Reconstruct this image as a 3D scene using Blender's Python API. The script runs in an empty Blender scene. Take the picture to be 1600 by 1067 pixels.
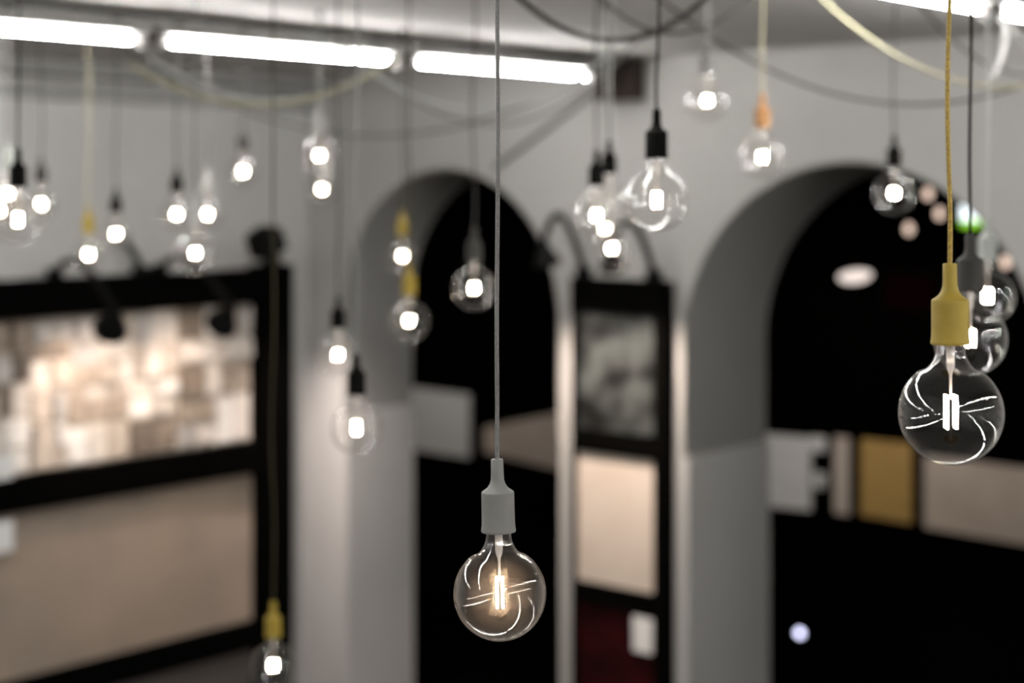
import bpy, math, random
from mathutils import Vector, Matrix, Euler

# ------------------------------------------------------------------ camera, world, exposure
SC = bpy.context.scene
COL = SC.collection
random.seed(7)

F = 2586.0            # focal length in pixels of the 1600 x 1067 frame
CX, HY = 800.0, 290.0 # principal column, horizon row
ZC = 3.0              # camera height above the floor
cam_data = bpy.data.cameras.new('camera')
cam_data.sensor_width = 36.0
cam_data.lens = F / 1600.0 * 36.0
cam_data.shift_y = -(533.5 - HY) / 1600.0
cam_data.dof.use_dof = True
cam_data.dof.focus_distance = 2.17
cam_data.dof.aperture_fstop = 2.15
cam_data.clip_start = 0.05
cam = bpy.data.objects.new('camera', cam_data)
cam.location = (0, 0, ZC)
cam.rotation_euler = (math.pi / 2, 0, 0)
COL.objects.link(cam)
SC.camera = cam

world = bpy.data.worlds.new('world')
world.use_nodes = True
world.node_tree.nodes['Background'].inputs[0].default_value = (0.5, 0.5, 0.5, 1)
world.node_tree.nodes['Background'].inputs[1].default_value = 0.01
SC.world = world
SC.view_settings.view_transform = 'Standard'
SC.view_settings.look = 'None'
SC.view_settings.gamma = 1.0
SC.view_settings.use_curve_mapping = False
SC.view_settings.exposure = 0.0
SC.cycles.use_denoising = True
SC.cycles.max_bounces = 10
SC.cycles.transparent_max_bounces = 24
SC.cycles.sample_clamp_indirect = 4.0
SC.cycles.caustics_reflective = False
SC.cycles.caustics_refractive = False

TUBE_STRENGTH = 240.0
FILAMENT_STRENGTH = 170.0

# ------------------------------------------------------------------ the room's own frame
# corner of the two walls = origin; u runs along the arched wall to the right, v runs away from the viewer
TH = -math.radians(41.2)
E = Vector((math.cos(TH), math.sin(TH)))
U = Vector((-math.sin(TH), math.cos(TH)))
C0 = Vector((-1.192, 9.608))
CAMU, CAMV = (-C0).dot(E), (-C0).dot(U)

def ray(px, py):
    d = Vector(((px - CX) / F, 1.0))
    return d.dot(E), d.dot(U), (HY - py) / F

def on_u(px, py, u):      # point of a plane parallel to the left wall (room coordinates)
    a, b, c = ray(px, py); t = (u - CAMU) / a
    return Vector((u, CAMV + b * t, ZC + c * t))

def on_v(px, py, v):      # point of a plane parallel to the arched wall
    a, b, c = ray(px, py); t = (v - CAMV) / b
    return Vector((CAMU + a * t, v, ZC + c * t))

def at(px, py, d):        # point at distance d, room coordinates
    a, b, c = ray(px, py)
    return Vector((CAMU + a * d, CAMV + b * d, ZC + c * d))

def to_world(p):
    w = C0 + E * p[0] + U * p[1]
    return Vector((w.x, w.y, p[2]))

CEIL = ZC + 0.62

# ------------------------------------------------------------------ materials
MATS = {}
def nodes_of(name):
    m = bpy.data.materials.new(name); m.use_nodes = True
    nt = m.node_tree; nt.nodes.clear()
    out = nt.nodes.new('ShaderNodeOutputMaterial')
    return m, nt, out

def mat(name, col, rough=0.6, col2=None, scale=8.0, bump=0.0, metal=0.0, detail=4.0, lo=0.35, hi=0.65, spec=0.5):
    m, nt, out = nodes_of(name)
    b = nt.nodes.new('ShaderNodeBsdfPrincipled')
    b.inputs['Roughness'].default_value = rough
    b.inputs['Metallic'].default_value = metal
    b.inputs['Specular IOR Level'].default_value = spec
    tc = nt.nodes.new('ShaderNodeTexCoord')
    nz = nt.nodes.new('ShaderNodeTexNoise')
    nz.inputs['Scale'].default_value = scale; nz.inputs['Detail'].default_value = detail
    nt.links.new(tc.outputs['Object'], nz.inputs['Vector'])
    rp = nt.nodes.new('ShaderNodeValToRGB')
    rp.color_ramp.elements[0].position = lo; rp.color_ramp.elements[1].position = hi
    c2 = col2 if col2 else tuple(c * 0.93 for c in col)
    rp.color_ramp.elements[0].color = (*c2, 1); rp.color_ramp.elements[1].color = (*col, 1)
    nt.links.new(nz.outputs['Fac'], rp.inputs['Fac'])
    nt.links.new(rp.outputs['Color'], b.inputs['Base Color'])
    if bump:
        bp = nt.nodes.new('ShaderNodeBump'); bp.inputs['Strength'].default_value = bump
        bp.inputs['Distance'].default_value = 0.01
        nt.links.new(nz.outputs['Fac'], bp.inputs['Height']); nt.links.new(bp.outputs['Normal'], b.inputs['Normal'])
    nt.links.new(b.outputs[0], out.inputs[0])
    MATS[name] = m
    return m

def emit(name, col, strength):
    m, nt, out = nodes_of(name)
    e = nt.nodes.new('ShaderNodeEmission')
    e.inputs[0].default_value = (*col, 1); e.inputs[1].default_value = strength
    nt.links.new(e.outputs[0], out.inputs[0]); MATS[name] = m
    return m

def glass(name, halo=0.0):
    # thin blown glass: clear, mirror-like towards its rim; optional warm scatter stands in for the glow round the filament
    m, nt, out = nodes_of(name)
    N = nt.nodes.new; L = nt.links.new
    lw = N('ShaderNodeLayerWeight'); lw.inputs[0].default_value = 0.5
    pw = N('ShaderNodeMath'); pw.operation = 'POWER'; pw.inputs[1].default_value = 4.4
    L(lw.outputs['Facing'], pw.inputs[0])
    ma = N('ShaderNodeMath'); ma.operation = 'MULTIPLY_ADD'; ma.inputs[1].default_value = 0.72; ma.inputs[2].default_value = 0.031
    L(pw.outputs[0], ma.inputs[0])
    tr = N('ShaderNodeBsdfTransparent'); tr.inputs[0].default_value = (0.985, 0.982, 0.98, 1)
    gl = N('ShaderNodeBsdfGlossy'); gl.inputs['Roughness'].default_value = 0.0
    gl.inputs['Color'].default_value = (1, 1, 1, 1)
    base = tr.outputs[0]
    if halo:
        rf = N('ShaderNodeBsdfRefraction'); rf.inputs['Roughness'].default_value = 0.95; rf.inputs['IOR'].default_value = 1.8
        rf.inputs['Color'].default_value = (1, 0.80, 0.66, 1)
        rf2 = N('ShaderNodeBsdfRefraction'); rf2.inputs['Roughness'].default_value = 0.5; rf2.inputs['IOR'].default_value = 1.4
        rf2.inputs['Color'].default_value = (1, 0.84, 0.70, 1)
        mr = N('ShaderNodeMixShader'); mr.inputs[0].default_value = 0.45
        L(rf.outputs[0], mr.inputs[1]); L(rf2.outputs[0], mr.inputs[2])
        mx0 = N('ShaderNodeMixShader'); mx0.inputs[0].default_value = halo
        L(tr.outputs[0], mx0.inputs[1]); L(mr.outputs[0], mx0.inputs[2]); base = mx0.outputs[0]
    mx = N('ShaderNodeMixShader')
    L(ma.outputs[0], mx.inputs[0]); L(base, mx.inputs[1]); L(gl.outputs[0], mx.inputs[2])
    L(mx.outputs[0], out.inputs[0]); MATS[name] = m
    return m

mat('wall_plaster', (0.335, 0.327, 0.318), 0.85, (0.315, 0.307, 0.298), 2.0, 0.15)
mat('ceiling_plaster', (0.41, 0.40, 0.388), 0.9, (0.37, 0.361, 0.35), 1.6, 0.1)
mat('floor_screed', (0.075, 0.07, 0.066), 0.6, (0.055, 0.052, 0.048), 3.0, 0.05)
mat('black_paint', (0.0008, 0.0007, 0.0006), 0.9, spec=0.02)
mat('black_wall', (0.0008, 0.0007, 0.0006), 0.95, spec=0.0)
mat('black_plastic', (0.002, 0.002, 0.002), 0.6, spec=0.1)
mat('dark_brown_box', (0.035, 0.027, 0.025), 0.8, spec=0.1)
mat('fixture_white', (0.31, 0.305, 0.295), 0.5)
mat('steel_grey', (0.078, 0.075, 0.072), 0.5)
mat('rubber_grey', (0.125, 0.123, 0.117), 0.65, (0.112, 0.11, 0.104), 30, spec=0.3)
mat('rubber_dark_grey', (0.0225, 0.021, 0.019), 0.7, (0.0185, 0.0175, 0.016), 30, spec=0.2)
mat('rubber_pale_green', (0.21, 0.22, 0.205), 0.6, (0.19, 0.2, 0.185), 30)
mat('rubber_yellow', (0.2035, 0.1441, 0.0165), 0.65, (0.176, 0.1238, 0.01375), 30, spec=0.3)
mat('rubber_black', (0.0012, 0.0011, 0.001), 0.7, spec=0.04)
mat('rubber_white', (0.279, 0.2745, 0.2655), 0.6)
mat('rubber_orange', (0.21, 0.0924, 0.021), 0.6)
mat('cord_grey', (0.115, 0.113, 0.11), 0.7, (0.08, 0.078, 0.076), 300, spec=0.3)
mat('cord_black', (0.005, 0.0045, 0.004), 0.8, spec=0.1)
mat('cord_dark_grey', (0.027, 0.0252, 0.024), 0.8, spec=0.15)
mat('cord_white', (0.31, 0.315, 0.305), 0.7)
mat('cord_yellow', (0.252, 0.168, 0.018), 0.7, (0.144, 0.09, 0.009), 260)
mat('cord_olive', (0.03, 0.025, 0.014), 0.8, spec=0.1)
mat('cord_pale_yellow', (0.2475, 0.234, 0.1485), 0.7)
m_, nt_, out_ = nodes_of('stem_glass')
p_ = nt_.nodes.new('ShaderNodeBsdfPrincipled'); p_.inputs['Base Color'].default_value = (0.8, 0.74, 0.70, 1); p_.inputs['Roughness'].default_value = 0.12
t_ = nt_.nodes.new('ShaderNodeBsdfTransparent'); x_ = nt_.nodes.new('ShaderNodeMixShader'); x_.inputs[0].default_value = 0.42
nt_.links.new(t_.outputs[0], x_.inputs[1]); nt_.links.new(p_.outputs[0], x_.inputs[2]); nt_.links.new(x_.outputs[0], out_.inputs[0])
MATS['stem_glass'] = m_
emit('tube_light', (1.0, 0.985, 0.95), TUBE_STRENGTH)
emit('tube_end', (1.0, 0.95, 0.92), 2.2)
emit('filament_light', (1.0, 0.80, 0.58), FILAMENT_STRENGTH)
mat('filament_off', (0.5, 0.42, 0.3), 0.5)
glass('bulb_glass')
glass('bulb_glass_halo', 0.012)
mat('brown_slab', (0.294, 0.222, 0.171), 0.6, (0.21, 0.168, 0.135), 1.8, 0.05, lo=0.3, hi=0.7)
mat('beige_slab', (0.46, 0.40, 0.35), 0.55, (0.37, 0.31, 0.262), 2.5, 0.05, lo=0.3, hi=0.7)
mat('flower_slab', (0.036, 0.040, 0.039), 0.6, (0.0022, 0.0022, 0.0022), 5.5, 0.05, detail=1.5, lo=0.40, hi=0.62, spec=0.2)
mat('dark_red_slab', (0.024, 0.002, 0.0025), 0.7, (0.004, 0.001, 0.001), 5, 0.05, spec=0.05)
mat('card_white', (0.595, 0.588, 0.581), 0.6)
mat('grey_slab', (0.522, 0.5175, 0.504), 0.5)
mat('gold_slab', (0.36, 0.23, 0.075), 0.5, (0.30, 0.185, 0.055), 12, 0.05)
mat('taupe_slab', (0.46, 0.39, 0.33), 0.5, (0.36, 0.30, 0.25), 2.5, 0.05)
STONES = []
for i, c in enumerate([(0.58, 0.52, 0.47), (0.43, 0.365, 0.31), (0.31, 0.25, 0.20), (0.19, 0.148, 0.116), (0.68, 0.645, 0.61), (0.13, 0.10, 0.08), (0.36, 0.33, 0.31)]):
    STONES.append(mat('stone_%d' % i, c, 0.7, tuple(x * 0.78 for x in c), 14, 0.4))
emit('spot_lens', (1.0, 0.86, 0.74), 14.0)
emit('small_bulb_light', (1.0, 0.74, 0.60), 1.35)
emit('oval_lamp_light', (1.0, 0.86, 0.78), 1.1)
emit('sign_white', (0.86, 0.95, 1.0), 2.4)
emit('sign_green', (0.36, 0.85, 0.05), 1.3)
emit('indicator_light', (0.72, 0.72, 1.0), 4.0)

# ------------------------------------------------------------------ mesh helpers
class MB:
    def __init__(self): self.v = []; self.f = []
    def add(self, vs, fs):
        o = len(self.v); self.v += [tuple(x) for x in vs]; self.f += [tuple(i + o for i in f) for f in fs]; return self
    def box(self, x0, x1, y0, y1, z0, z1, bevel=0.0):
        x0, x1 = min(x0, x1), max(x0, x1); y0, y1 = min(y0, y1), max(y0, y1); z0, z1 = min(z0, z1), max(z0, z1)
        vs = [(x0, y0, z0), (x1, y0, z0), (x1, y1, z0), (x0, y1, z0), (x0, y0, z1), (x1, y0, z1), (x1, y1, z1), (x0, y1, z1)]
        return self.add(vs, [(0, 3, 2, 1), (4, 5, 6, 7), (0, 1, 5, 4), (1, 2, 6, 5), (2, 3, 7, 6), (3, 0, 4, 7)])
    def lathe(self, prof, n=32, c=(0, 0, 0), axis=None):
        vs = []; fs = []
        M = Matrix.Identity(3)
        if axis is not None: M = Vector((0, 0, 1)).rotation_difference(Vector(axis).normalized()).to_matrix()
        for r, z in prof:
            for k in range(n):
                a = 2 * math.pi * k / n
                vs.append(Vector(c) + M @ Vector((r * math.cos(a), r * math.sin(a), z)))
        for i in range(len(prof) - 1):
            for k in range(n):
                k2 = (k + 1) % n
                fs.append((i * n + k, i * n + k2, (i + 1) * n + k2, (i + 1) * n + k))
        if prof[0][0] > 1e-5: fs.append(tuple(reversed(range(n))))
        if prof[-1][0] > 1e-5: fs.append(tuple((len(prof) - 1) * n + k for k in range(n)))
        return self.add(vs, fs)
    def tube(self, pts, r, n=8):
        pts = [Vector(p) for p in pts]; vs = []; fs = []
        ref = Vector((0.123, 0.97, 0.2)).normalized()
        for i, p in enumerate(pts):
            t = (pts[min(i + 1, len(pts) - 1)] - pts[max(i - 1, 0)]).normalized()
            a = t.cross(ref)
            if a.length < 1e-3: a = t.cross(Vector((1, 0, 0)))
            a.normalize(); b = t.cross(a).normalized()
            for k in range(n):
                w = 2 * math.pi * k / n
                vs.append(p + (a * math.cos(w) + b * math.sin(w)) * r)
        for i in range(len(pts) - 1):
            for k in range(n):
                k2 = (k + 1) % n
                fs.append((i * n + k, i * n + k2, (i + 1) * n + k2, (i + 1) * n + k))
        fs.append(tuple(reversed(range(n)))); fs.append(tuple((len(pts) - 1) * n + k for k in range(n)))
        return self.add(vs, fs)
    def prism(self, poly, off):
        # a flat outline (3-D points) extruded by the vector off
        n = len(poly); off = Vector(off)
        vs = [Vector(p) for p in poly] + [Vector(p) + off for p in poly]
        fs = [tuple(range(n)), tuple(reversed(range(n, 2 * n)))] + [(i, i + n, (i + 1) % n + n, (i + 1) % n) for i in range(n)]
        return self.add(vs, fs)
    def mesh(self, name, m, origin=(0, 0, 0), smooth=False):
        o = Vector(origin); me = bpy.data.meshes.new(name)
        me.from_pydata([tuple(Vector(v) - o) for v in self.v], [], self.f)
        me.materials.append(MATS[m] if isinstance(m, str) else m)
        me.validate(); me.update()
        import bmesh
        bm = bmesh.new(); bm.from_mesh(me); bmesh.ops.recalc_face_normals(bm, faces=bm.faces); bm.to_mesh(me); bm.free()
        if smooth:
            me.polygons.foreach_set('use_smooth', [True] * len(me.polygons))
            try: me.set_sharp_from_angle(angle=math.radians(38))
            except Exception: pass
        return me

def tag(o, label=None, cat=None, group=None, kind=None):
    if label: o['label'] = label
    if cat: o['category'] = cat
    if group: o['group'] = group
    if kind: o['kind'] = kind
    return o

def thing(name, origin, label, cat, group=None, rot=True):
    o = bpy.data.objects.new(name, None); COL.objects.link(o)
    o.empty_display_size = 0.1
    o.location = to_world(origin)
    o.rotation_euler = (0, 0, TH)
    o['origin'] = list(origin)
    return tag(o, label, cat, group)

def put(name, mb, m, parent=None, origin=None, smooth=False):
    # mesh given in room coordinates -> one object
    if parent is not None:
        org = Vector(parent['origin'])
    else:
        xs = [v[0] for v in mb.v]; ys = [v[1] for v in mb.v]; zs = [v[2] for v in mb.v]
        org = Vector(origin) if origin is not None else Vector(((min(xs) + max(xs)) / 2, (min(ys) + max(ys)) / 2, min(zs)))
    o = bpy.data.objects.new(name, mb.mesh(name, m, org, smooth)); COL.objects.link(o)
    o['origin'] = list(org)
    if parent is not None: o.parent = parent
    else:
        o.location = to_world(org); o.rotation_euler = (0, 0, TH)
    return o

def struct(name, mb, m): return tag(put(name, mb, m), kind='structure')

# ------------------------------------------------------------------ the setting
UMAX, VMIN, VBACK = 11.0, -10.0, 4.2
struct('floor', MB().box(-0.2, UMAX + .2, VMIN - .2, 0, -0.1, 0), 'floor_screed')
struct('ceiling', MB().box(-0.2, UMAX + .2, VMIN - .2, 0.0, CEIL, CEIL + 0.1), 'ceiling_plaster')
struct('wall_left', MB().box(-0.2, 0, VMIN - .2, 0.0, 0, CEIL), 'wall_plaster')
struct('wall_right', MB().box(UMAX, UMAX + .2, VMIN - .2, 0.0, 0, CEIL), 'wall_plaster')
struct('wall_back', MB().box(0, UMAX, VMIN - .2, VMIN, 0, CEIL), 'wall_plaster')

A1 = (on_v(538, 300, 0).x, on_v(875, 300, 0).x)
A2 = (on_v(1066, 300, 0).x, on_v(1634, 300, 0).x)
AP1 = on_v(700, 262, 0).z
AP2 = on_v(1345, 250, 0).z
T1, T2 = 0.53, 0.71

def arched_wall(name, u0, u1, a0, a1, apex, thick):
    mb = MB(); R = (a1 - a0) / 2; spring = apex - R; n = 40
    pts = [(a0 + R - R * math.cos(math.pi * i / n), spring + R * math.sin(math.pi * i / n)) for i in range(n + 1)]
    for v in (0.0, thick):
        mb.add([(u0, v, 0), (a0, v, 0), (a0, v, spring), (a0, v, CEIL), (u0, v, CEIL)], [(0, 1, 2, 3, 4)])
        mb.add([(u1, v, 0), (a1, v, 0), (a1, v, spring), (a1, v, CEIL), (u1, v, CEIL)], [(0, 1, 2, 3, 4)])
        for i in range(n):
            (xa, za), (xb, zb) = pts[i], pts[i + 1]
            mb.add([(xa, v, za), (xb, v, zb), (xb, v, CEIL), (xa, v, CEIL)], [(0, 1, 2, 3)])
    loop = [(a0, 0.0)] + pts + [(a1, 0.0)]
    for i in range(len(loop) - 1):
        (xa, za), (xb, zb) = loop[i], loop[i + 1]
        mb.add([(xa, 0, za), (xb, 0, zb), (xb, thick, zb), (xa, thick, za)], [(0, 1, 2, 3)])
    mb.add([(u0, 0, 0), (u0, thick, 0), (u0, thick, CEIL), (u0, 0, CEIL)], [(0, 1, 2, 3)])
    mb.add([(u1, 0, 0), (u1, thick, 0), (u1, thick, CEIL), (u1, 0, CEIL)], [(0, 1, 2, 3)])
    mb.add([(u0, 0, CEIL), (u1, 0, CEIL), (u1, thick, CEIL), (u0, thick, CEIL)], [(0, 1, 2, 3)])
    return struct(name, mb, 'wall_plaster')

PM = (A1[1] + A2[0]) / 2
arched_wall('wall_centre', -0.2, PM, A1[0], A1[1], AP1, T1)
arched_wall('wall_front', PM, UMAX + .2, A2[0], A2[1], AP2, T2)
def arch_shade_lining(name, a0, a1, apex, thick, z0):
    mb = MB(); R_ = (a1 - a0) / 2; spring = apex - R_; n = 40; e = 0.012
    arc = lambda rr: [(a0 + R_ - rr * math.cos(math.pi * i / n), spring + rr * math.sin(math.pi * i / n)) for i in range(n + 1)]
    inner = [(a0 + e, z0)] + arc(R_ - e) + [(a1 - e, z0)]
    outer = [(a0 - 0.001, z0)] + arc(R_ + 0.001) + [(a1 + 0.001, z0)]
    m = len(inner); vs = []
    for v in (0.001, thick + 0.002):
        vs += [(x, v, z) for x, z in inner] + [(x, v, z) for x, z in outer]
    fs = []
    for i in range(m - 1):
        fs += [(i, i + 1, 2 * m + i + 1, 2 * m + i), (i, m + i, m + i + 1, i + 1), (2 * m + i, 2 * m + i + 1, 3 * m + i + 1, 3 * m + i)]
    fs += [(0, 2 * m, 3 * m, m), (m - 1, 2 * m - 1, 4 * m - 1, 3 * m - 1)]
    mb.add(vs, fs)
    return struct(name, mb, 'shade_grey_lining')
mat('shade_grey_lining', (0.185, 0.18, 0.172), 0.85, (0.168, 0.163, 0.156), 2.0, 0.1)  # shade on the upper arch reveals, put into a darker grey
# low plinth facing on the arch jambs
PLZ = on_v(1070, 715, 0).z
struct('trim_1', MB().box(A2[0], A2[0] + 0.035, -0.0, T2, 0, PLZ), 'wall_plaster')
struct('trim_2', MB().box(A1[0], A1[0] + 0.03, -0.0, T1, 0, PLZ), 'wall_plaster')
arch_shade_lining('shade_lining_5', A2[0], A2[1], AP2, T2, PLZ)
arch_shade_lining('shade_lining_6', A1[0], A1[1], AP1, T1, PLZ)
mat('shade_grey_moulding', (0.19, 0.185, 0.18), 0.9)
# stepped cornice along the left wall, its grey darkened to carry the shading there
struct('trim_3', MB().box(0, 0.12, VMIN, 0, CEIL - 0.185, CEIL - 0.115), 'shade_grey_moulding')
struct('trim_4', MB().box(0, 0.26, VMIN, 0, CEIL - 0.075, CEIL), 'shade_grey_moulding')
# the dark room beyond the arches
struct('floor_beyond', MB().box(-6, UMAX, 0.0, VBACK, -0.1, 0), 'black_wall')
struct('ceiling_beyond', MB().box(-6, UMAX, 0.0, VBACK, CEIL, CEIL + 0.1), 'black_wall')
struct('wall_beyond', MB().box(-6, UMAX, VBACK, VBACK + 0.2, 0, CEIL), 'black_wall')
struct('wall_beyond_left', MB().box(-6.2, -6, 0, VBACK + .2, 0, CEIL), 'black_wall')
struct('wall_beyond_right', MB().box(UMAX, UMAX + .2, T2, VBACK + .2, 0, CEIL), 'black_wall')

# ------------------------------------------------------------------ fluorescent rows
TUBE_Z = ZC + 0.515
def fixture(u, v0, label):
    t = thing('fluorescent_light', (u, v0, TUBE_Z - 0.02), label, 'ceiling light', 'fluorescent tube rows')
    L = 1.2
    put('housing', MB().prism([(u - 0.050, v0 - 0.02, TUBE_Z + 0.024), (u + 0.050, v0 - 0.02, TUBE_Z + 0.024), (u + 0.030, v0 - 0.02, TUBE_Z + 0.062), (u - 0.030, v0 - 0.02, TUBE_Z + 0.062)], (0, L + 0.04, 0)), 'fixture_white', t)
    tb = put('tube', MB().lathe([(0.0, 0), (0.008, 0.0), (0.008, L - 0.09), (0.0, L - 0.09)], 12, (u, v0 + 0.045, TUBE_Z), (0, 1, 0)), 'tube_light', t, smooth=True)
    for a in (v0 + 0.005, v0 + L - 0.045):
        put('tube_cap', MB().lathe([(0.0, 0), (0.0079, 0.0), (0.0079, 0.04), (0.0, 0.04)], 12, (u, a, TUBE_Z), (0, 1, 0)), 'tube_end', tb, smooth=True)
    for a in (v0 - 0.015, v0 + L - 0.005):
        put('lamp_holder', MB().box(u - 0.017, u + 0.017, a, a + 0.02, TUBE_Z - 0.025, TUBE_Z + 0.03), 'fixture_white', t)
    put('end_connector', MB().box(u - 0.03, u + 0.03, v0 + L + 0.021, v0 + L + 0.06, TUBE_Z + 0.0, TUBE_Z + 0.05), 'dark_brown_box', t)
    for a in (v0 + 0.1, v0 + L - 0.1):
        put('mounting_bracket', MB().box(u - 0.012, u + 0.012, a - 0.01, a + 0.01, TUBE_Z + 0.06, TUBE_Z + 0.078), 'steel_grey', t)

ROWS = [(2.346, -0.31, 8), (5.06, -0.57, 7), (7.77, -0.5, 7), (10.2, -0.5, 7)]
ORD = ['first', 'second', 'third', 'fourth', 'fifth', 'sixth', 'seventh', 'eighth']
RN = ['row by the left wall', 'row above the yellow pendants', 'row over the middle of the shop', 'row along the right wall']
for ri, (u, vend, n) in enumerate(ROWS):
    for k in range(n):
        v1 = vend - k * 1.285
        fixture(u, v1 - 1.2, 'fluorescent tube light, %s from the arched wall, %s' % (ORD[k], RN[ri]))
    rail = MB().box(u - 0.02, u + 0.02, VMIN + 0.2, -0.13, TUBE_Z + 0.078, CEIL)
    tag(put('mounting_rail', rail, 'steel_grey'), 'dark steel ceiling rail carrying the tube lights, %s' % RN[ri], 'ceiling rail')
    pipe = MB().tube([(u - 0.28, VMIN + 0.2, CEIL - 0.02), (u - 0.28, -0.02, CEIL - 0.02)], 0.018, 10)
    tag(put('conduit_pipe', pipe, 'steel_grey', smooth=True), 'dark conduit pipe fixed to the ceiling beside the %s' % RN[ri], 'pipe')

# ------------------------------------------------------------------ pendants
SOCKET = [(0.0, 0.0975), (0.0075, 0.0975), (0.0083, 0.0965), (0.0086, 0.078), (0.0089, 0.070), (0.0105, 0.0645), (0.0140, 0.0590), (0.0190, 0.0555),
          (0.0218, 0.0535), (0.0222, 0.0515), (0.0222, 0.0500), (0.0224, 0.0100), (0.0232, 0.0040), (0.0236, 0.0015), (0.0230, 0.0), (0.0, 0.0)]
R, GC = 0.0625, -0.0830
GLASS = [(0.0165, 0.0), (0.0168, -0.006), (0.0178, -0.012), (0.0200, -0.018), (0.0236, -0.0245), (0.0290, -0.0300)]
a0 = math.asin((-0.0335 - GC) / R)
for i in range(29):
    a = a0 + (-math.pi / 2 - a0) * i / 28
    GLASS.append((max(R * math.cos(a), 0.0), GC + R * math.sin(a)))
def shell(prof, t):
    out = []
    for i, (r_, z_) in enumerate(prof):
        a, b = prof[max(i - 1, 0)], prof[min(i + 1, len(prof) - 1)]
        d = Vector((b[0] - a[0], b[1] - a[1])).normalized(); nrm = Vector((d.y, -d.x))
        out.append((max(r_ + nrm.x * t, 0.0), z_ + nrm.y * t))
    return out
STEM = [(0.0, -0.001), (0.0055, -0.001), (0.0052, -0.024), (0.0044, -0.030), (0.0026, -0.034), (0.0017, -0.038), (0.0015, -0.066), (0.0, -0.066)]
def lathe_mesh(name, prof, m, n, smooth=True): return MB().lathe(prof, n).mesh(name, m, smooth=smooth)
def globe_mesh(m):
    me = bpy.data.meshes.new('bulb'); mb = MB()
    for pr in (GLASS, shell(GLASS, 0.0011)):
        q = MB().lathe(pr, 56); mb.add(q.v, [f for f in q.f if len(f) == 4])
    return mb.mesh('bulb', m, smooth=True)
ME_GLASS = globe_mesh('bulb_glass')
ME_GLASS_D = globe_mesh('bulb_glass_halo')
ME_STEM = lathe_mesh('stem', STEM, 'stem_glass', 12)
def filament(length, m):
    c = -0.0815; h = length / 2
    return lathe_mesh('filament', [(0.0, c + h), (0.0012, c + h), (0.0014, c + h - .001), (0.0014, c - h + .001), (0.0012, c - h), (0.0, c - h)], m, 8)
ME_FIL = {k: filament(k, 'filament_light') for k in (0.040, 0.028, 0.021)}
ME_FIL_OFF = filament(0.028, 'filament_off')
ME_SOCK = {}
ME_CUP = lathe_mesh('ceiling_hook', [(0.0, 0.0), (0.006, 0.0), (0.012, 0.008), (0.012, 0.02), (0.0, 0.02)], 'black_plastic', 12)

def pendant(px, py, d, sock, cord, label, lit=True, tilt=0.0, wave=0.004, cord_r=None, with_halo=False, top=None):
    # px, py: centre of the lit filament
    if cord_r is None: cord_r = 0.0029
    c = at(px, py, d)
    base = Vector((c.x, c.y, c.z + 0.0815))      # underside of the socket
    o = bpy.data.objects.new('pendant_lamp', None); COL.objects.link(o)
    o.empty_display_size = 0.05
    o.location = to_world(base); o.rotation_euler = (0, 0, TH)
    tag(o, label, 'pendant lamp', 'bare globe bulb pendants')
    rot = Euler((0, math.radians(tilt), 0))
    if sock not in ME_SOCK: ME_SOCK[sock] = lathe_mesh('socket', SOCKET, sock, 40)
    def part(name, me, parent, r=None):
        p = bpy.data.objects.new(name, me); COL.objects.link(p); p.parent = parent
        if r is not None: p.rotation_euler = r
        return p
    part('socket', ME_SOCK[sock], o, rot)
    g = part('bulb', ME_GLASS_D if with_halo else ME_GLASS, o, rot)
    part('stem', ME_STEM, g)
    for k in range(4):
        a = math.pi / 4 + k * math.pi / 2 - TH
        f = part('filament', (ME_FIL[0.040] if d < 2.5 else ME_FIL[0.028] if d < 4.4 else ME_FIL[0.021]) if lit else ME_FIL_OFF, g)
        rr = 0.0052 if with_halo else 0.0078 if d < 4.4 else 0.0100
        f.location = (rr * math.cos(a), rr * math.sin(a), 0)
    H = CEIL - base.z
    rnd = random.Random(int(px * 7 + py)); ph = rnd.uniform(0, 6.28); q = rnd.uniform(2.0, 3.4)
    start = rot.to_matrix() @ Vector((0, 0, 0.094))
    pts = []
    n = 40
    for i in range(n + 1):
        s = i / n; z = start.z + (H - start.z) * s
        w = wave * min(1, s * 6) * min(1, (1 - s) * 6)
        pts.append((start.x * (1 - s) + w * math.sin(ph + q * z * 4), start.y * (1 - s) + w * math.cos(ph * 2 + q * z * 3), z))
    me = MB().tube(pts, cord_r, 8).mesh('cord', cord, smooth=True)
    part('cord', me, o)
    h = part('ceiling_hook', ME_CUP, o); h.location = (0, 0, H - 0.02)
    return o

pendant(779, 925, 2.23, 'rubber_grey', 'cord_grey', 'grey socket pendant with clear globe bulb hanging lowest in the middle, in sharp focus', tilt=-1.6, wave=0.003, with_halo=True)
pendant(1485, 643, 2.0, 'rubber_yellow', 'cord_yellow', 'large sharp mustard yellow socket pendant with clear globe bulb at the right', tilt=-0.4, wave=0.0025)
pendant(1516, 528, 2.85, 'rubber_dark_grey', 'cord_black', 'dark grey socket pendant directly behind the large yellow one', wave=0.002)
pendant(1543, 462, 3.85, 'rubber_pale_green', 'cord_white', 'pale grey green socket pendant, rearmost behind the large yellow one', wave=0.002)
pendant(1026, 312, 3.28, 'rubber_black', 'cord_black', 'black socket pendant with clear globe bulb between the two arches', wave=0.004)
pendant(932, 336, 4.6, 'rubber_black', 'cord_dark_grey', 'blurred dark pendant, left of the cluster above the framed flower slab')
pendant(945, 357, 5.6, 'rubber_white', 'cord_white', 'blurred white pendant in the middle of the cluster above the flower slab')
pendant(956, 388, 5.2, 'rubber_white', 'cord_white', 'blurred white pendant hanging lowest in the cluster above the flower slab')
pendant(952, 315, 4.85, 'rubber_black', 'cord_dark_grey', 'blurred black pendant with unlit bulb, highest in the cluster above the flower slab', lit=False)
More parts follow.
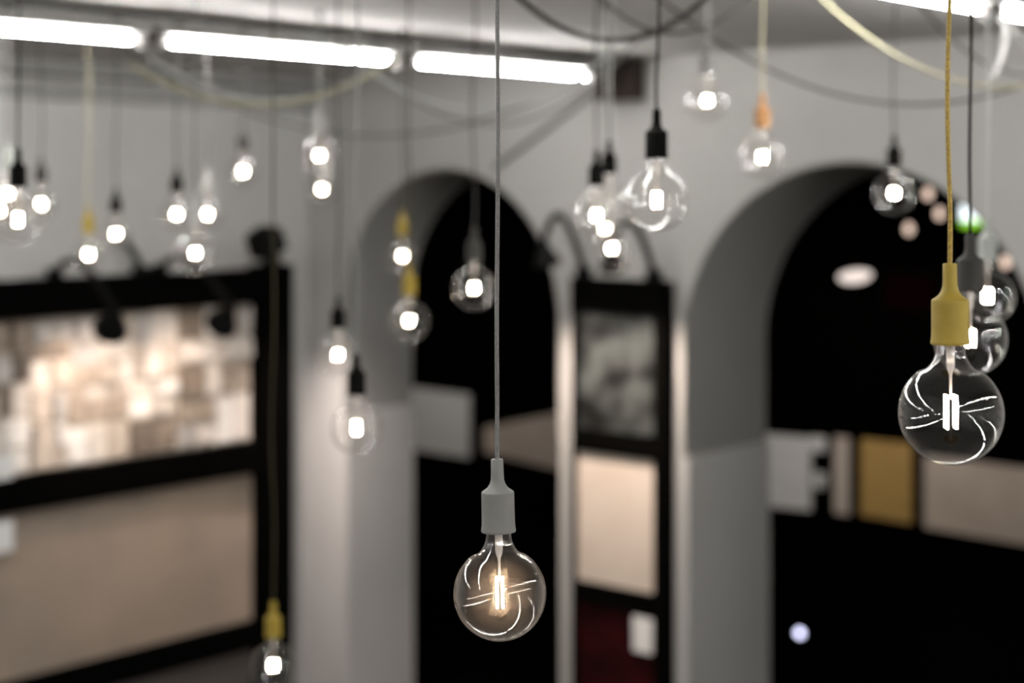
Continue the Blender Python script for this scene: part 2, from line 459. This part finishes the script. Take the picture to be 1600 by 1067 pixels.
pendant(1105, 157, 5.1, 'rubber_grey', 'cord_white', 'blurred pale pendant hanging highest of all, left of the orange socket pendant')
pendant(1191, 245, 4.7, 'rubber_orange', 'cord_pale_yellow', 'blurred orange yellow socket pendant hanging above the right arch')
pendant(1397, 302, 5.1, 'rubber_black', 'cord_dark_grey', 'blurred black socket pendant in front of the top of the right arch')
pendant(741, 450, 4.9, 'rubber_dark_grey', 'cord_dark_grey', 'blurred dark grey pendant in front of the black opening of the left arch')
pendant(629, 400, 6.6, 'rubber_yellow', 'cord_olive', 'blurred yellow socket pendant, upper of two at the left arch jamb')
pendant(639, 501, 5.2, 'rubber_yellow', 'cord_olive', 'blurred yellow socket pendant, lower of two at the left arch jamb')
pendant(528, 554, 5.1, 'rubber_black', 'cord_dark_grey', 'blurred black socket pendant, upper of two low ones left of the left arch')
pendant(557, 668, 4.05, 'rubber_black', 'cord_grey', 'black socket pendant with reflecting globe, lower of two left of the left arch')
pendant(499, 243, 5.9, 'rubber_white', 'cord_white', 'blurred white pendant, upper of two beside the room corner')
pendant(503, 296, 6.8, 'rubber_white', 'cord_dark_grey', 'blurred white pendant, lower of two beside the room corner')
pendant(380, 268, 6.5, 'rubber_dark_grey', 'cord_dark_grey', 'blurred grey pendant hanging alone high in front of the left wall')
pendant(276, 335, 6.2, 'rubber_black', 'cord_dark_grey', 'blurred black socket pendant, left of the pair above the display rack')
pendant(324, 335, 6.3, 'rubber_white', 'cord_grey', 'blurred white socket pendant, right of the pair above the display rack')
pendant(305, 395, 4.9, 'rubber_white', 'cord_grey', 'blurred white pendant hanging just below the pair, over the rack header')
pendant(181, 365, 6.5, 'rubber_black', 'cord_dark_grey', 'blurred black pendant right of the small yellow socket one at the left wall')
pendant(138, 398, 6.2, 'rubber_yellow', 'cord_pale_yellow', 'small blurred yellow socket pendant in front of the left wall')
pendant(64, 319, 6.2, 'rubber_dark_grey', 'cord_dark_grey', 'blurred grey pendant just right of the big black socket at the left edge')
pendant(28, 343, 4.2, 'rubber_black', 'cord_black', 'big black socket pendant near the left edge of the view')
pendant(12, 303, 5.75, 'rubber_pale_green', 'cord_grey', 'blurred pale green socket pendant behind the big black one at the left edge')
pendant(-1, 329, 6.0, 'rubber_white', 'cord_white', 'blurred white pendant cut by the left edge of the view')
pendant(427, 1040, 4.6, 'rubber_yellow', 'cord_olive', 'blurred yellow socket pendant hanging lowest at the foot of the rack post')

# ------------------------------------------------------------------ swagged cables below the ceiling
def swag(px0, px1, bx, by, d, cordm, label, r=0.005, pa=None):
    # a cable that sags to (bx, by); pa = another point it passes through fixes its curve
    b = at(bx, by, d); qx, qy = pa
    kk = (by - qy) / float((qx - bx) ** 2)          # pixels
    pts = []
    n = 48
    for i in range(n + 1):
        x = px0 + (px1 - px0) * i / n
        y = by - kk * (x - bx) ** 2
        p = at(x, y, d)
        if p.z > CEIL - 0.004: p.z = CEIL - 0.004
        pts.append(p)
    o = put('hanging_cable', MB().tube(pts, r, 8), cordm, smooth=True)
    return tag(o, label, 'cable', 'cables swagged under the ceiling')

swag(730, 1186, 958, 63, 4.2, 'cord_black', 'thick black cable sagging beside the cord of the black socket pendant', pa=(815, 0), r=0.0075)
swag(880, 1260, 1055, 52, 4.5, 'cord_dark_grey', 'thin dark cable loop just behind the thick black sagging cable', pa=(1168, 0))
swag(880, 1900, 1430, 163, 5.0, 'cord_dark_grey', 'long dark grey cable sagging above the right arch', pa=(1108, 55))
swag(1240, 1900, 1575, 136, 4.5, 'cord_pale_yellow', 'pale yellow cable sagging across the top right', pa=(1340, 46), r=0.0046)
swag(1370, 1850, 1610, 116, 5.3, 'cord_dark_grey', 'dark grey cable behind the pale yellow one at the top right', pa=(1440, 10), r=0.006)
swag(205, 622, 405, 163, 5.2, 'cord_pale_yellow', 'pale yellow cable sagging below the second tube light', pa=(590, 110), r=0.006)
swag(230, 622, 425, 158, 5.5, 'cord_white', 'whitish cable running beside the pale yellow one under the second tube', pa=(600, 100))
swag(530, 960, 748, 172, 5.75, 'cord_white', 'white cable sagging below the third tube light', pa=(880, 135), r=0.0062)
swag(120, 960, 590, 212, 6.85, 'cord_dark_grey', 'long faint grey cable sagging in front of the left wall corner', pa=(270, 120))
swag(560, 1010, 770, 195, 6.0, 'cord_grey', 'faint grey cable sagging just below the white one', pa=(600, 120))
pts = [at(1562, 20, 4.85), at(1570, 40, 4.85), at(1572, 62, 4.84), at(1568, 84, 4.83), at(1560, 104, 4.82), at(1553, 122, 4.82)]
tag(put('cable_end', MB().tube(pts, 0.007, 8), 'cord_white', smooth=True), 'loose white cable end hanging from the tube lights at the top right', 'cable')
pts = [at(1577, 25, 4.85), at(1582, 42, 4.85), at(1592, 58, 4.85), at(1608, 72, 4.85), at(1640, 82, 4.9), at(1680, 60, 4.9), at(1700, 20, 4.9)]
tag(put('cable_loop', MB().tube(pts, 0.006, 8), 'cord_white', smooth=True), 'white cable loop at the edge of the top right corner', 'cable')

# dark junction box at the end of the left tube row
jb = on_v(972, 118, -0.05)
t = thing('junction_box', (jb.x, 0, jb.z - 0.1), 'dark brown junction box on the arched wall at the end of the tube row', 'junction box')
put('box', MB().box(jb.x - 0.13, jb.x + 0.10, -0.10, -0.001, jb.z - 0.12, jb.z + 0.08), 'dark_brown_box', t)
put('lid', MB().box(jb.x - 0.115, jb.x + 0.085, -0.108, -0.10, jb.z - 0.105, jb.z + 0.065), 'dark_brown_box', t)

pts = [on_v(950, 128, -0.018), on_v(905, 162, -0.016), on_v(850, 204, -0.016), on_v(772, 262, -0.018)]  # solid grey strip modelled in place of a diagonal shadow on the wall
tag(put('wall_shadow_strip', MB().tube(pts, 0.015, 8), mat('shadow_strip_grey', (0.13, 0.127, 0.122), 0.9), smooth=True), 'grey strip in place of a shadow slanting down the arched wall from the junction box', 'cable')

# ------------------------------------------------------------------ display spot lamps
def display_spot(base, fwd, reach, head, aim, label, power, size=0.5, head_r=0.065, apex=0.30):
    """base: foot on the header; fwd: unit vector into the room; head: centre of the lamp mouth"""
    t = thing('display_spot', base, label, 'spot lamp', 'black arm spots over the display frames')
    b = Vector(base); hd = Vector(head); am = (Vector(aim) - hd).normalized()
    k_ = head_r / 0.065; tail = hd - am * 0.11 * k_
    top = b + Vector(fwd) * reach * 0.45 + Vector((0, 0, apex))
    put('clamp', MB().box(b.x - 0.03, b.x + 0.03, b.y - 0.03, b.y + 0.03, b.z, b.z + 0.05), 'black_plastic', t)
    pts = []
    for i in range(17):
        s = i / 16
        pts.append((1 - s) ** 2 * (b + Vector((0, 0, 0.02))) + 2 * s * (1 - s) * top + s * s * tail)
    put('arm', MB().tube(pts, 0.019, 8), 'black_plastic', t, smooth=True)
    h = put('lamp_head', MB().lathe([(a_ * k_, b_ * k_) for a_, b_ in ((0.0, 0.0), (0.022, 0.0), (0.028, 0.03), (0.045, 0.06), (0.065, 0.10), (0.065, 0.112), (0.059, 0.112), (0.053, 0.095), (0.0, 0.095))], 20, tail, am), 'black_plastic', t, smooth=True)
    put('lens', MB().lathe([(0.0, 0.0), (head_r - 0.014, 0.0), (head_r - 0.014, 0.004), (0.0, 0.004)], 20, tail + am * 0.0955 * k_, am), 'spot_lens', h)
    ld = bpy.data.lights.new('spot_beam', 'SPOT'); ld.energy = power; ld.color = (1.0, 0.83, 0.70)
    ld.spot_size = math.radians(86); ld.spot_blend = 0.9; ld.shadow_soft_size = 0.04
    lo = bpy.data.objects.new('spot_beam', ld); COL.objects.link(lo); lo.parent = h
    lo.location = hd + am * 0.02 - Vector(t['origin'])
    lo.rotation_euler = am.to_track_quat('-Z', 'Y').to_euler()
    return t

# ------------------------------------------------------------------ left display rack
UF = 0.14                                # front plane of the rack
VL = -3.4
zt = lambda y: on_u(0, y, UF).z
HB, HT = zt(500), zt(440)                # header
MB0, MT = zt(806), zt(752)               # middle rail
PR0, PR1 = on_u(409, 600, UF).y, on_u(455, 600, UF).y
LB, LT = on_u(400, 1012, UF).z, on_u(400, 974, UF).z
t = thing('display_rack', (0.07, (VL + PR1) / 2, 0), 'black slab display rack standing against the left wall', 'display rack')
for a, b in ((PR0, PR1), (VL - 0.1, VL)):
    put('post', MB().box(0.02, UF + 0.02, a, b, 0.0, HT + 0.02), 'black_paint', t)
put('header', MB().box(0.02, UF + 0.03, VL, PR0, HB, HT), 'black_paint', t)
put('middle_rail', MB().box(0.02, UF, VL, PR0, MB0, MT), 'black_paint', t)
put('lower_rail', MB().box(0.02, UF, VL, PR0, LB, LT), 'black_paint', t)
put('back_panel', MB().box(0.0, 0.02, VL, PR0, 0.02, HB), 'black_paint', t)

# mosaic of stone samples
t = thing('stone_sample_board', (0.03, (VL + PR0) / 2, MT), 'spotlit board of cream and brown stone samples in the upper bay of the rack', 'sample board')
put('backing', MB().box(0.022, 0.045, VL + 0.01, PR0 - 0.005, MT + 0.003, HB - 0.003), STONES[1], t)
rnd = random.Random(11)
def cut(y0, y1, z0, z1, out):
    w, h = y1 - y0, z1 - z0
    if w * h < rnd.uniform(0.012, 0.042) or max(w, h) < 0.11:
        out.append((y0, y1, z0, z1)); return
    f = rnd.uniform(0.32, 0.68)
    if w > h * rnd.uniform(0.8, 1.3): m_ = y0 + w * f; cut(y0, m_, z0, z1, out); cut(m_, y1, z0, z1, out)
    else: m_ = z0 + h * f; cut(y0, y1, z0, m_, out); cut(y0, y1, m_, z1, out)
cells = []
cut(VL + 0.012, PR0 - 0.008, MT + 0.006, HB - 0.006, cells)
for (ya, yb, za, zb) in cells:
    dep = rnd.uniform(0.008, 0.055); e = 0.014
    j = [rnd.uniform(0.002, 0.010) for _ in range(4)]
    y0, y1, z0, z1 = ya + j[0], yb - j[1], za + j[2], zb - j[3]
    u_ = lambda: rnd.uniform(0.2, 1.0) * e
    mb = MB().add([(0.044, y0, z0), (0.044, y1, z0), (0.044, y1, z1), (0.044, y0, z1),
                   (0.044 + dep, y0 + u_(), z0 + u_()), (0.044 + dep + rnd.uniform(-.007, .007), y1 - u_(), z0 + u_()),
                   (0.044 + dep, y1 - u_(), z1 - u_()), (0.044 + dep + rnd.uniform(-.007, .007), y0 + u_(), z1 - u_())],
                  [(4, 5, 6, 7), (0, 1, 5, 4), (1, 2, 6, 5), (2, 3, 7, 6), (3, 0, 4, 7), (0, 3, 2, 1)])
    put('stone_tile', mb, rnd.choices(STONES, [5, 4, 3, 2, 4, 1.0, 3])[0], t)
tag(put('stone_slab', MB().box(0.021, 0.06, VL + 0.01, PR0 - 0.005, LT + 0.003, MB0 - 0.003), 'brown_slab'),
    'large brown beige stone slab in the lower bay of the left rack', 'stone slab')
tag(put('stone_slab', MB().box(0.021, 0.06, VL + 0.01, PR0 - 0.005, 0.06, LB - 0.003), mat('dark_taupe_slab', (0.084, 0.07, 0.063), 0.6)),
    'dark taupe slab below the lowest rail of the left rack', 'stone slab')
for (y0, y1, lab) in ((708, 752, 'white label card at the lower edge of the stone sample board'), (812, 866, 'white label card at the upper edge of the brown slab')):
    a = on_u(-14, y1, UF + 0.004); b = on_u(21, y0, UF + 0.004)
    tt = thing('label_card', (UF + 0.004, (a.y + b.y) / 2, a.z), lab, 'label card')
    put('card', MB().box(UF + 0.001, UF + 0.005, a.y, b.y, a.z, b.z), 'card_white', tt)
    put('holder', MB().box(UF - 0.03, UF + 0.001, (a.y + b.y) / 2 - 0.02, (a.y + b.y) / 2 + 0.02, a.z + 0.02, b.z - 0.02), 'black_plastic', tt)

def rack_spot(bx, hx, hy, ax, ay, label, power):
    b = on_u(bx, 438, UF - 0.05); b.z = HT
    hd = on_u(hx, hy, UF + 0.42)
    aim = on_u(ax, ay, 0.06)
    display_spot(b, (1, 0, 0), 0.42, hd, aim, label, power, apex=0.22, head_r=0.085)
rack_spot(85, 172, 515, 135, 640, 'black arm spot lamp on the rack header, left one in front of the stone samples', 37)
rack_spot(250, 345, 508, 270, 630, 'black arm spot lamp on the rack header, nearest the rack post', 20)
# upright folded arm on the header
b = on_u(222, 430, UF - 0.05); b.z = HT
tp = on_u(196, 376, UF - 0.05)
t = thing('folded_bracket', b, 'folded black bracket sticking up between the two rack spots', 'bracket')
put('foot', MB().box(b.x - 0.03, b.x + 0.03, b.y - 0.04, b.y + 0.04, b.z, b.z + 0.04), 'black_plastic', t)
put('strut', MB().tube([b + Vector((0, 0, 0.02)), (b + tp) / 2 + Vector((0.01, 0, 0.01)), tp], 0.02, 8), 'black_plastic', t, smooth=True)
# flood lamp on the post
fl = on_u(416, 380, 0.55); foot = Vector((UF - 0.04, (PR0 + PR1) / 2, HT + 0.02))
t = thing('flood_lamp', foot, 'black box flood lamp on an arm above the rack post', 'flood lamp')
put('clamp', MB().box(foot.x - 0.035, foot.x + 0.035, foot.y - 0.035, foot.y + 0.035, foot.z, foot.z + 0.05), 'black_plastic', t)
mid = (foot + fl) / 2 + Vector((0, 0, 0.06))
put('arm', MB().tube([foot + Vector((0, 0, 0.03)), foot + Vector((0.06, -0.02, 0.09)), mid, fl], 0.014, 8), 'black_plastic', t, smooth=True)
aim = (on_v(585, 900, 0.1) - fl).normalized()
q_ = Vector((0, 1, 0)).rotation_difference(aim).to_matrix()
def turned(x0, x1, y0, y1, z0, z1):
    mb = MB().box(x0, x1, y0, y1, z0, z1); mb.v = [tuple(fl + q_ @ Vector(v)) for v in mb.v]; return mb
h = put('housing', turned(-0.075, 0.075, -0.06, 0.06, -0.07, 0.07), 'black_plastic', t)
for i in range(4):
    put('cooling_fin', turned(-0.06 + i * 0.036, -0.048 + i * 0.036, -0.078, -0.06, -0.06, 0.06), 'black_plastic', h)
put('lens', turned(-0.055, 0.055, 0.0602, 0.064, -0.05, 0.05), 'spot_lens', h)
ld = bpy.data.lights.new('flood_beam', 'SPOT'); ld.energy = 270; ld.color = (1.0, 0.86, 0.78)
ld.spot_size = math.radians(75); ld.spot_blend = 0.9; ld.shadow_soft_size = 0.05
lo = bpy.data.objects.new('flood_beam', ld); COL.objects.link(lo); lo.parent = h
lo.location = fl + aim * 0.07 - Vector(t['origin']); lo.rotation_euler = aim.to_track_quat('-Z', 'Y').to_euler()

# ------------------------------------------------------------------ framed display on the pier
VP_ = -0.06
q = lambda x, y: on_v(x, y, VP_)
x0, x1, x2, x3 = q(893, 600).x, q(899, 600).x, q(1023, 600).x, q(1043, 600).x
zz = lambda y: q(960, y).z
HT2, HB2, M0, M1, L0, L1 = zz(436), zz(489), zz(712), zz(676), zz(951), zz(918)
t = thing('pier_display_stand', ((x0 + x3) / 2, -0.03, 0), 'tall black display frame on the pier between the arches', 'display stand')
put('post', MB().box(x0, x1, VP_, -0.002, 0, HT2 - 0.02), 'black_paint', t)
put('post', MB().box(x2, x3, VP_ - 0.01, -0.002, 0, HT2), 'black_paint', t)
put('header', MB().box(x0, x2, VP_ - 0.01, -0.002, HB2, HT2), 'black_paint', t)
put('middle_rail', MB().box(x1, x2, VP_, -0.002, M0, M1), 'black_paint', t)
put('lower_rail', MB().box(x1, x2, VP_, -0.002, L0, L1), 'black_paint', t)
tag(put('flower_slab', MB().box(x1 + .002, x2 - .002, VP_ + 0.02, -0.003, M1 + .002, HB2 - .002), 'flower_slab'), 'dark slab with cloudy grey flower pattern at the top of the pier frame', 'stone slab')
tag(put('stone_slab', MB().box(x1 + .002, x2 - .002, VP_ + 0.015, -0.003, L1 + .002, M0 - .002), 'beige_slab'), 'cream beige slab in the middle of the pier frame', 'stone slab')
tag(put('stone_slab', MB().box(x1 + .002, x2 - .002, VP_ + 0.02, -0.003, 0.1, L0 - .002), 'dark_red_slab'), 'dark red slab at the foot of the pier frame', 'stone slab')
a = on_v(989, 1016, VP_ - 0.002); b = on_v(1019, 968, VP_ - 0.002)
t = thing('label_card', ((a.x + b.x) / 2, VP_, a.z), 'white label card on the dark red slab', 'label card')
put('card', MB().box(a.x, b.x, VP_ - 0.002, VP_ + 0.002, a.z, b.z), 'card_white', t)
put('holder', MB().box((a.x + b.x) / 2 - .02, (a.x + b.x) / 2 + .02, VP_ + 0.002, VP_ + 0.021, a.z + .02, b.z - .02), 'black_plastic', t)

def pier_spot(bx, hx, hy, ax, ay, label, power, apex=0.30):
    b = on_v(bx, 436, -0.035); b.z = HT2
    hd = on_v(hx, hy, -0.42)
    display_spot(b, (0, -1, 0), 0.40, hd, on_v(ax, ay, -0.05), label, power, apex=apex)
pier_spot(912, 856, 412, 925, 760, 'black arm spot lamp at the left end of the pier frame', 125, 0.50)
pier_spot(1022, 958, 420, 1005, 760, 'black arm spot lamp at the right end of the pier frame', 110, 0.46)

# ------------------------------------------------------------------ in the dark room beyond
VB = VBACK - 0.03
def board(name, corners, m, label, v=VB, thick=0.02, cat='stone slab'):
    mb = MB().prism([on_v(x, y, v) for x, y in corners], (0, thick, 0))
    return tag(put(name, mb, m), label, cat, None)
board('display_board', [(600, 600), (733, 617), (733, 716), (600, 695)], 'grey_slab', 'pale grey board seen through the left arch', cat='board')
board('display_board', [(756, 668), (960, 627), (960, 755), (756, 706)], 'taupe_slab', 'tapering beige board seen at the right of the left arch', v=VB - 0.3, cat='board')
board('display_board', [(1120, 672), (1266, 684), (1266, 798), (1120, 782)], 'grey_slab', 'pale grey board at the left jamb of the right arch', cat='board')
board('display_board', [(1303, 682), (1326, 684), (1326, 805), (1303, 801)], 'beige_slab', 'narrow whitish board left of the gold one', cat='board')
board('display_board', [(1345, 686), (1424, 694), (1424, 818), (1345, 805)], 'gold_slab', 'gold brown board under the right arch', cat='board')
board('display_board', [(1444, 712), (1720, 746), (1720, 872), (1444, 824)], 'taupe_slab', 'wide taupe stone board right of the gold one', cat='board')
for (cs, m, lab) in (([(1268, 682), (1288, 684), (1288, 706), (1268, 704)], 'card_white', 'small white tile sample hanging right of the pale grey board'),
                     ([(1270, 738), (1290, 740), (1286, 764), (1272, 762)], 'grey_slab', 'small grey tile sample below the small white one')):
    board('tile_sample', cs, m, lab, cat='tile sample')
board('picture_panel', [(1380, 425), (1460, 430), (1460, 490), (1380, 483)], mat('faint_red_print', (0.003, 0.0006, 0.0008), 0.8, spec=0.0), 'faint dark red picture on the black wall beyond the right arch', cat='picture')

def added_spot(pos, aim, label, power):  # unseen lamp added to brighten the boards beyond the arches
    p = Vector(pos); am = (Vector(aim) - p).normalized()
    t = thing('added_spot', (p.x, p.y, CEIL), label, 'spot lamp', 'added fill spots in the dark room')
    put('bracket', MB().box(p.x - 0.015, p.x + 0.015, p.y - 0.015, p.y + 0.015, p.z, CEIL), 'black_plastic', t)
    h = put('lamp_head', MB().lathe([(0.0, -0.1), (0.035, -0.1), (0.05, 0.0), (0.05, 0.01), (0.0, 0.01)], 18, p, am), 'black_plastic', t, smooth=True)
    put('lens', MB().lathe([(0.0, 0.0105), (0.042, 0.0105), (0.042, 0.014), (0.0, 0.014)], 18, p, am), 'spot_lens', h)
    ld = bpy.data.lights.new('spot_beam', 'SPOT'); ld.energy = power; ld.color = (1.0, 0.93, 0.87)
    ld.spot_size = math.radians(80); ld.spot_blend = 0.8; ld.shadow_soft_size = 0.05
    lo = bpy.data.objects.new('spot_beam', ld); COL.objects.link(lo); lo.parent = h
    lo.location = p + am * 0.03 - Vector(t['origin']); lo.rotation_euler = am.to_track_quat('-Z', 'Y').to_euler()
for (px, py, lab, pw_) in ((670, 660, 'added fill spot in the dark room aimed at the pale board of the left arch', 120), (850, 700, 'added fill spot in the dark room aimed at the tapering beige board', 90),
                           (1220, 740, 'added fill spot in the dark room aimed at the pale board of the right arch', 95), (1385, 760, 'added fill spot in the dark room aimed at the gold board', 95),
                           (1540, 780, 'added fill spot in the dark room aimed at the wide taupe board', 125)):
    q_ = on_v(px, py, VB)
    added_spot((q_.x, VB - 1.7, CEIL - 0.12), q_, lab, pw_)

def small_pendant(px, py, d, label):
    c = at(px, py, d)
    t = thing('small_pendant', c, label, 'pendant lamp', 'small bulbs in the dark room')
    put('bulb', MB().lathe([(0.0, -0.034), (0.012, -0.031), (0.021, -0.018), (0.023, 0.0), (0.018, 0.016), (0.010, 0.028), (0.0, 0.028)], 14, c), 'small_bulb_light', t, smooth=True)
    put('cap', MB().lathe([(0.0, 0.028), (0.011, 0.028), (0.011, 0.055), (0.004, 0.065), (0.0, 0.065)], 12, c), 'black_plastic', t, smooth=True)
    put('cord', MB().tube([c + Vector((0, 0, 0.06)), Vector((c.x, c.y, CEIL))], 0.0025, 6), 'cord_black', t)
small_pendant(1450, 302, 9.0, 'small dim warm bulb, uppermost of the dots under the right arch')
small_pendant(1468, 333, 9.0, 'small dim warm bulb just left of the yellow cord under the right arch')
small_pendant(1420, 357, 9.2, 'faintest small warm bulb under the right arch, leftmost of its cluster')
small_pendant(1561, 353, 8.4, 'small dim warm bulb by the right edge of the arch, upper one')
small_pendant(1571, 409, 8.4, 'small dim warm bulb by the right edge of the arch, lower one')

c = at(1336, 431, 9.3)
t = thing('oval_lamp', c, 'tilted lamp with a glowing oval face in the dark of the right arch', 'lamp')
ax = Vector((0.30, -0.30, -0.9)).normalized()
h = put('shade', MB().lathe([(0.0, -0.07), (0.03, -0.07), (0.06, -0.045), (0.10, -0.004), (0.102, 0.0), (0.0, 0.0)], 24, c, ax), 'black_plastic', t, smooth=True)
put('diffuser', MB().lathe([(0.0, 0.0), (0.094, 0.0), (0.085, 0.012), (0.0, 0.02)], 24, c, ax), 'oval_lamp_light', h, smooth=True)
put('rod', MB().tube([c - ax * 0.06, Vector((c.x, c.y, CEIL)) - Vector((0, 0, 0))], 0.004, 6), 'cord_black', t)

c = at(1517, 337, 8.8)
t = thing('exit_sign', c, 'lit white and green emergency sign behind the yellow pendant cord', 'sign')
put('housing', MB().box(c.x - 0.06, c.x + 0.06, c.y, c.y + 0.04, c.z - 0.065, c.z + 0.06), 'black_plastic', t)
put('white_pane', MB().box(c.x - 0.055, c.x + 0.055, c.y - 0.004, c.y - 0.0005, c.z - 0.025, c.z + 0.055), 'sign_white', t)
put('green_pane', MB().box(c.x - 0.055, c.x + 0.055, c.y - 0.004, c.y - 0.0005, c.z - 0.06, c.z - 0.026), 'sign_green', t)
put('rod', MB().tube([(c.x, c.y + 0.02, c.z + 0.05), (c.x, c.y + 0.02, CEIL)], 0.005, 6), 'black_plastic', t)

# dark counter with an indicator lamp
c = on_v(1247, 990, 1.6)
t = thing('counter', (c.x + 0.8, 1.85, 0), 'black counter low in the right arch with a small bluish indicator lamp', 'counter')
put('body', MB().box(c.x - 0.35, c.x + 2.2, 1.62, 2.2, 0, c.z + 0.25), 'black_paint', t)
put('worktop', MB().box(c.x - 0.37, c.x + 2.22, 1.59, 2.22, c.z + 0.25, c.z + 0.29), 'black_paint', t)
put('indicator', MB().lathe([(0.0, 0.0), (0.024, 0.0), (0.02, 0.012), (0.0, 0.016)], 16, (c.x, 1.62, c.z), (0, -1, 0)), 'indicator_light', t, smooth=True)

for o in bpy.data.objects:
    if 'origin' in o: del o['origin']
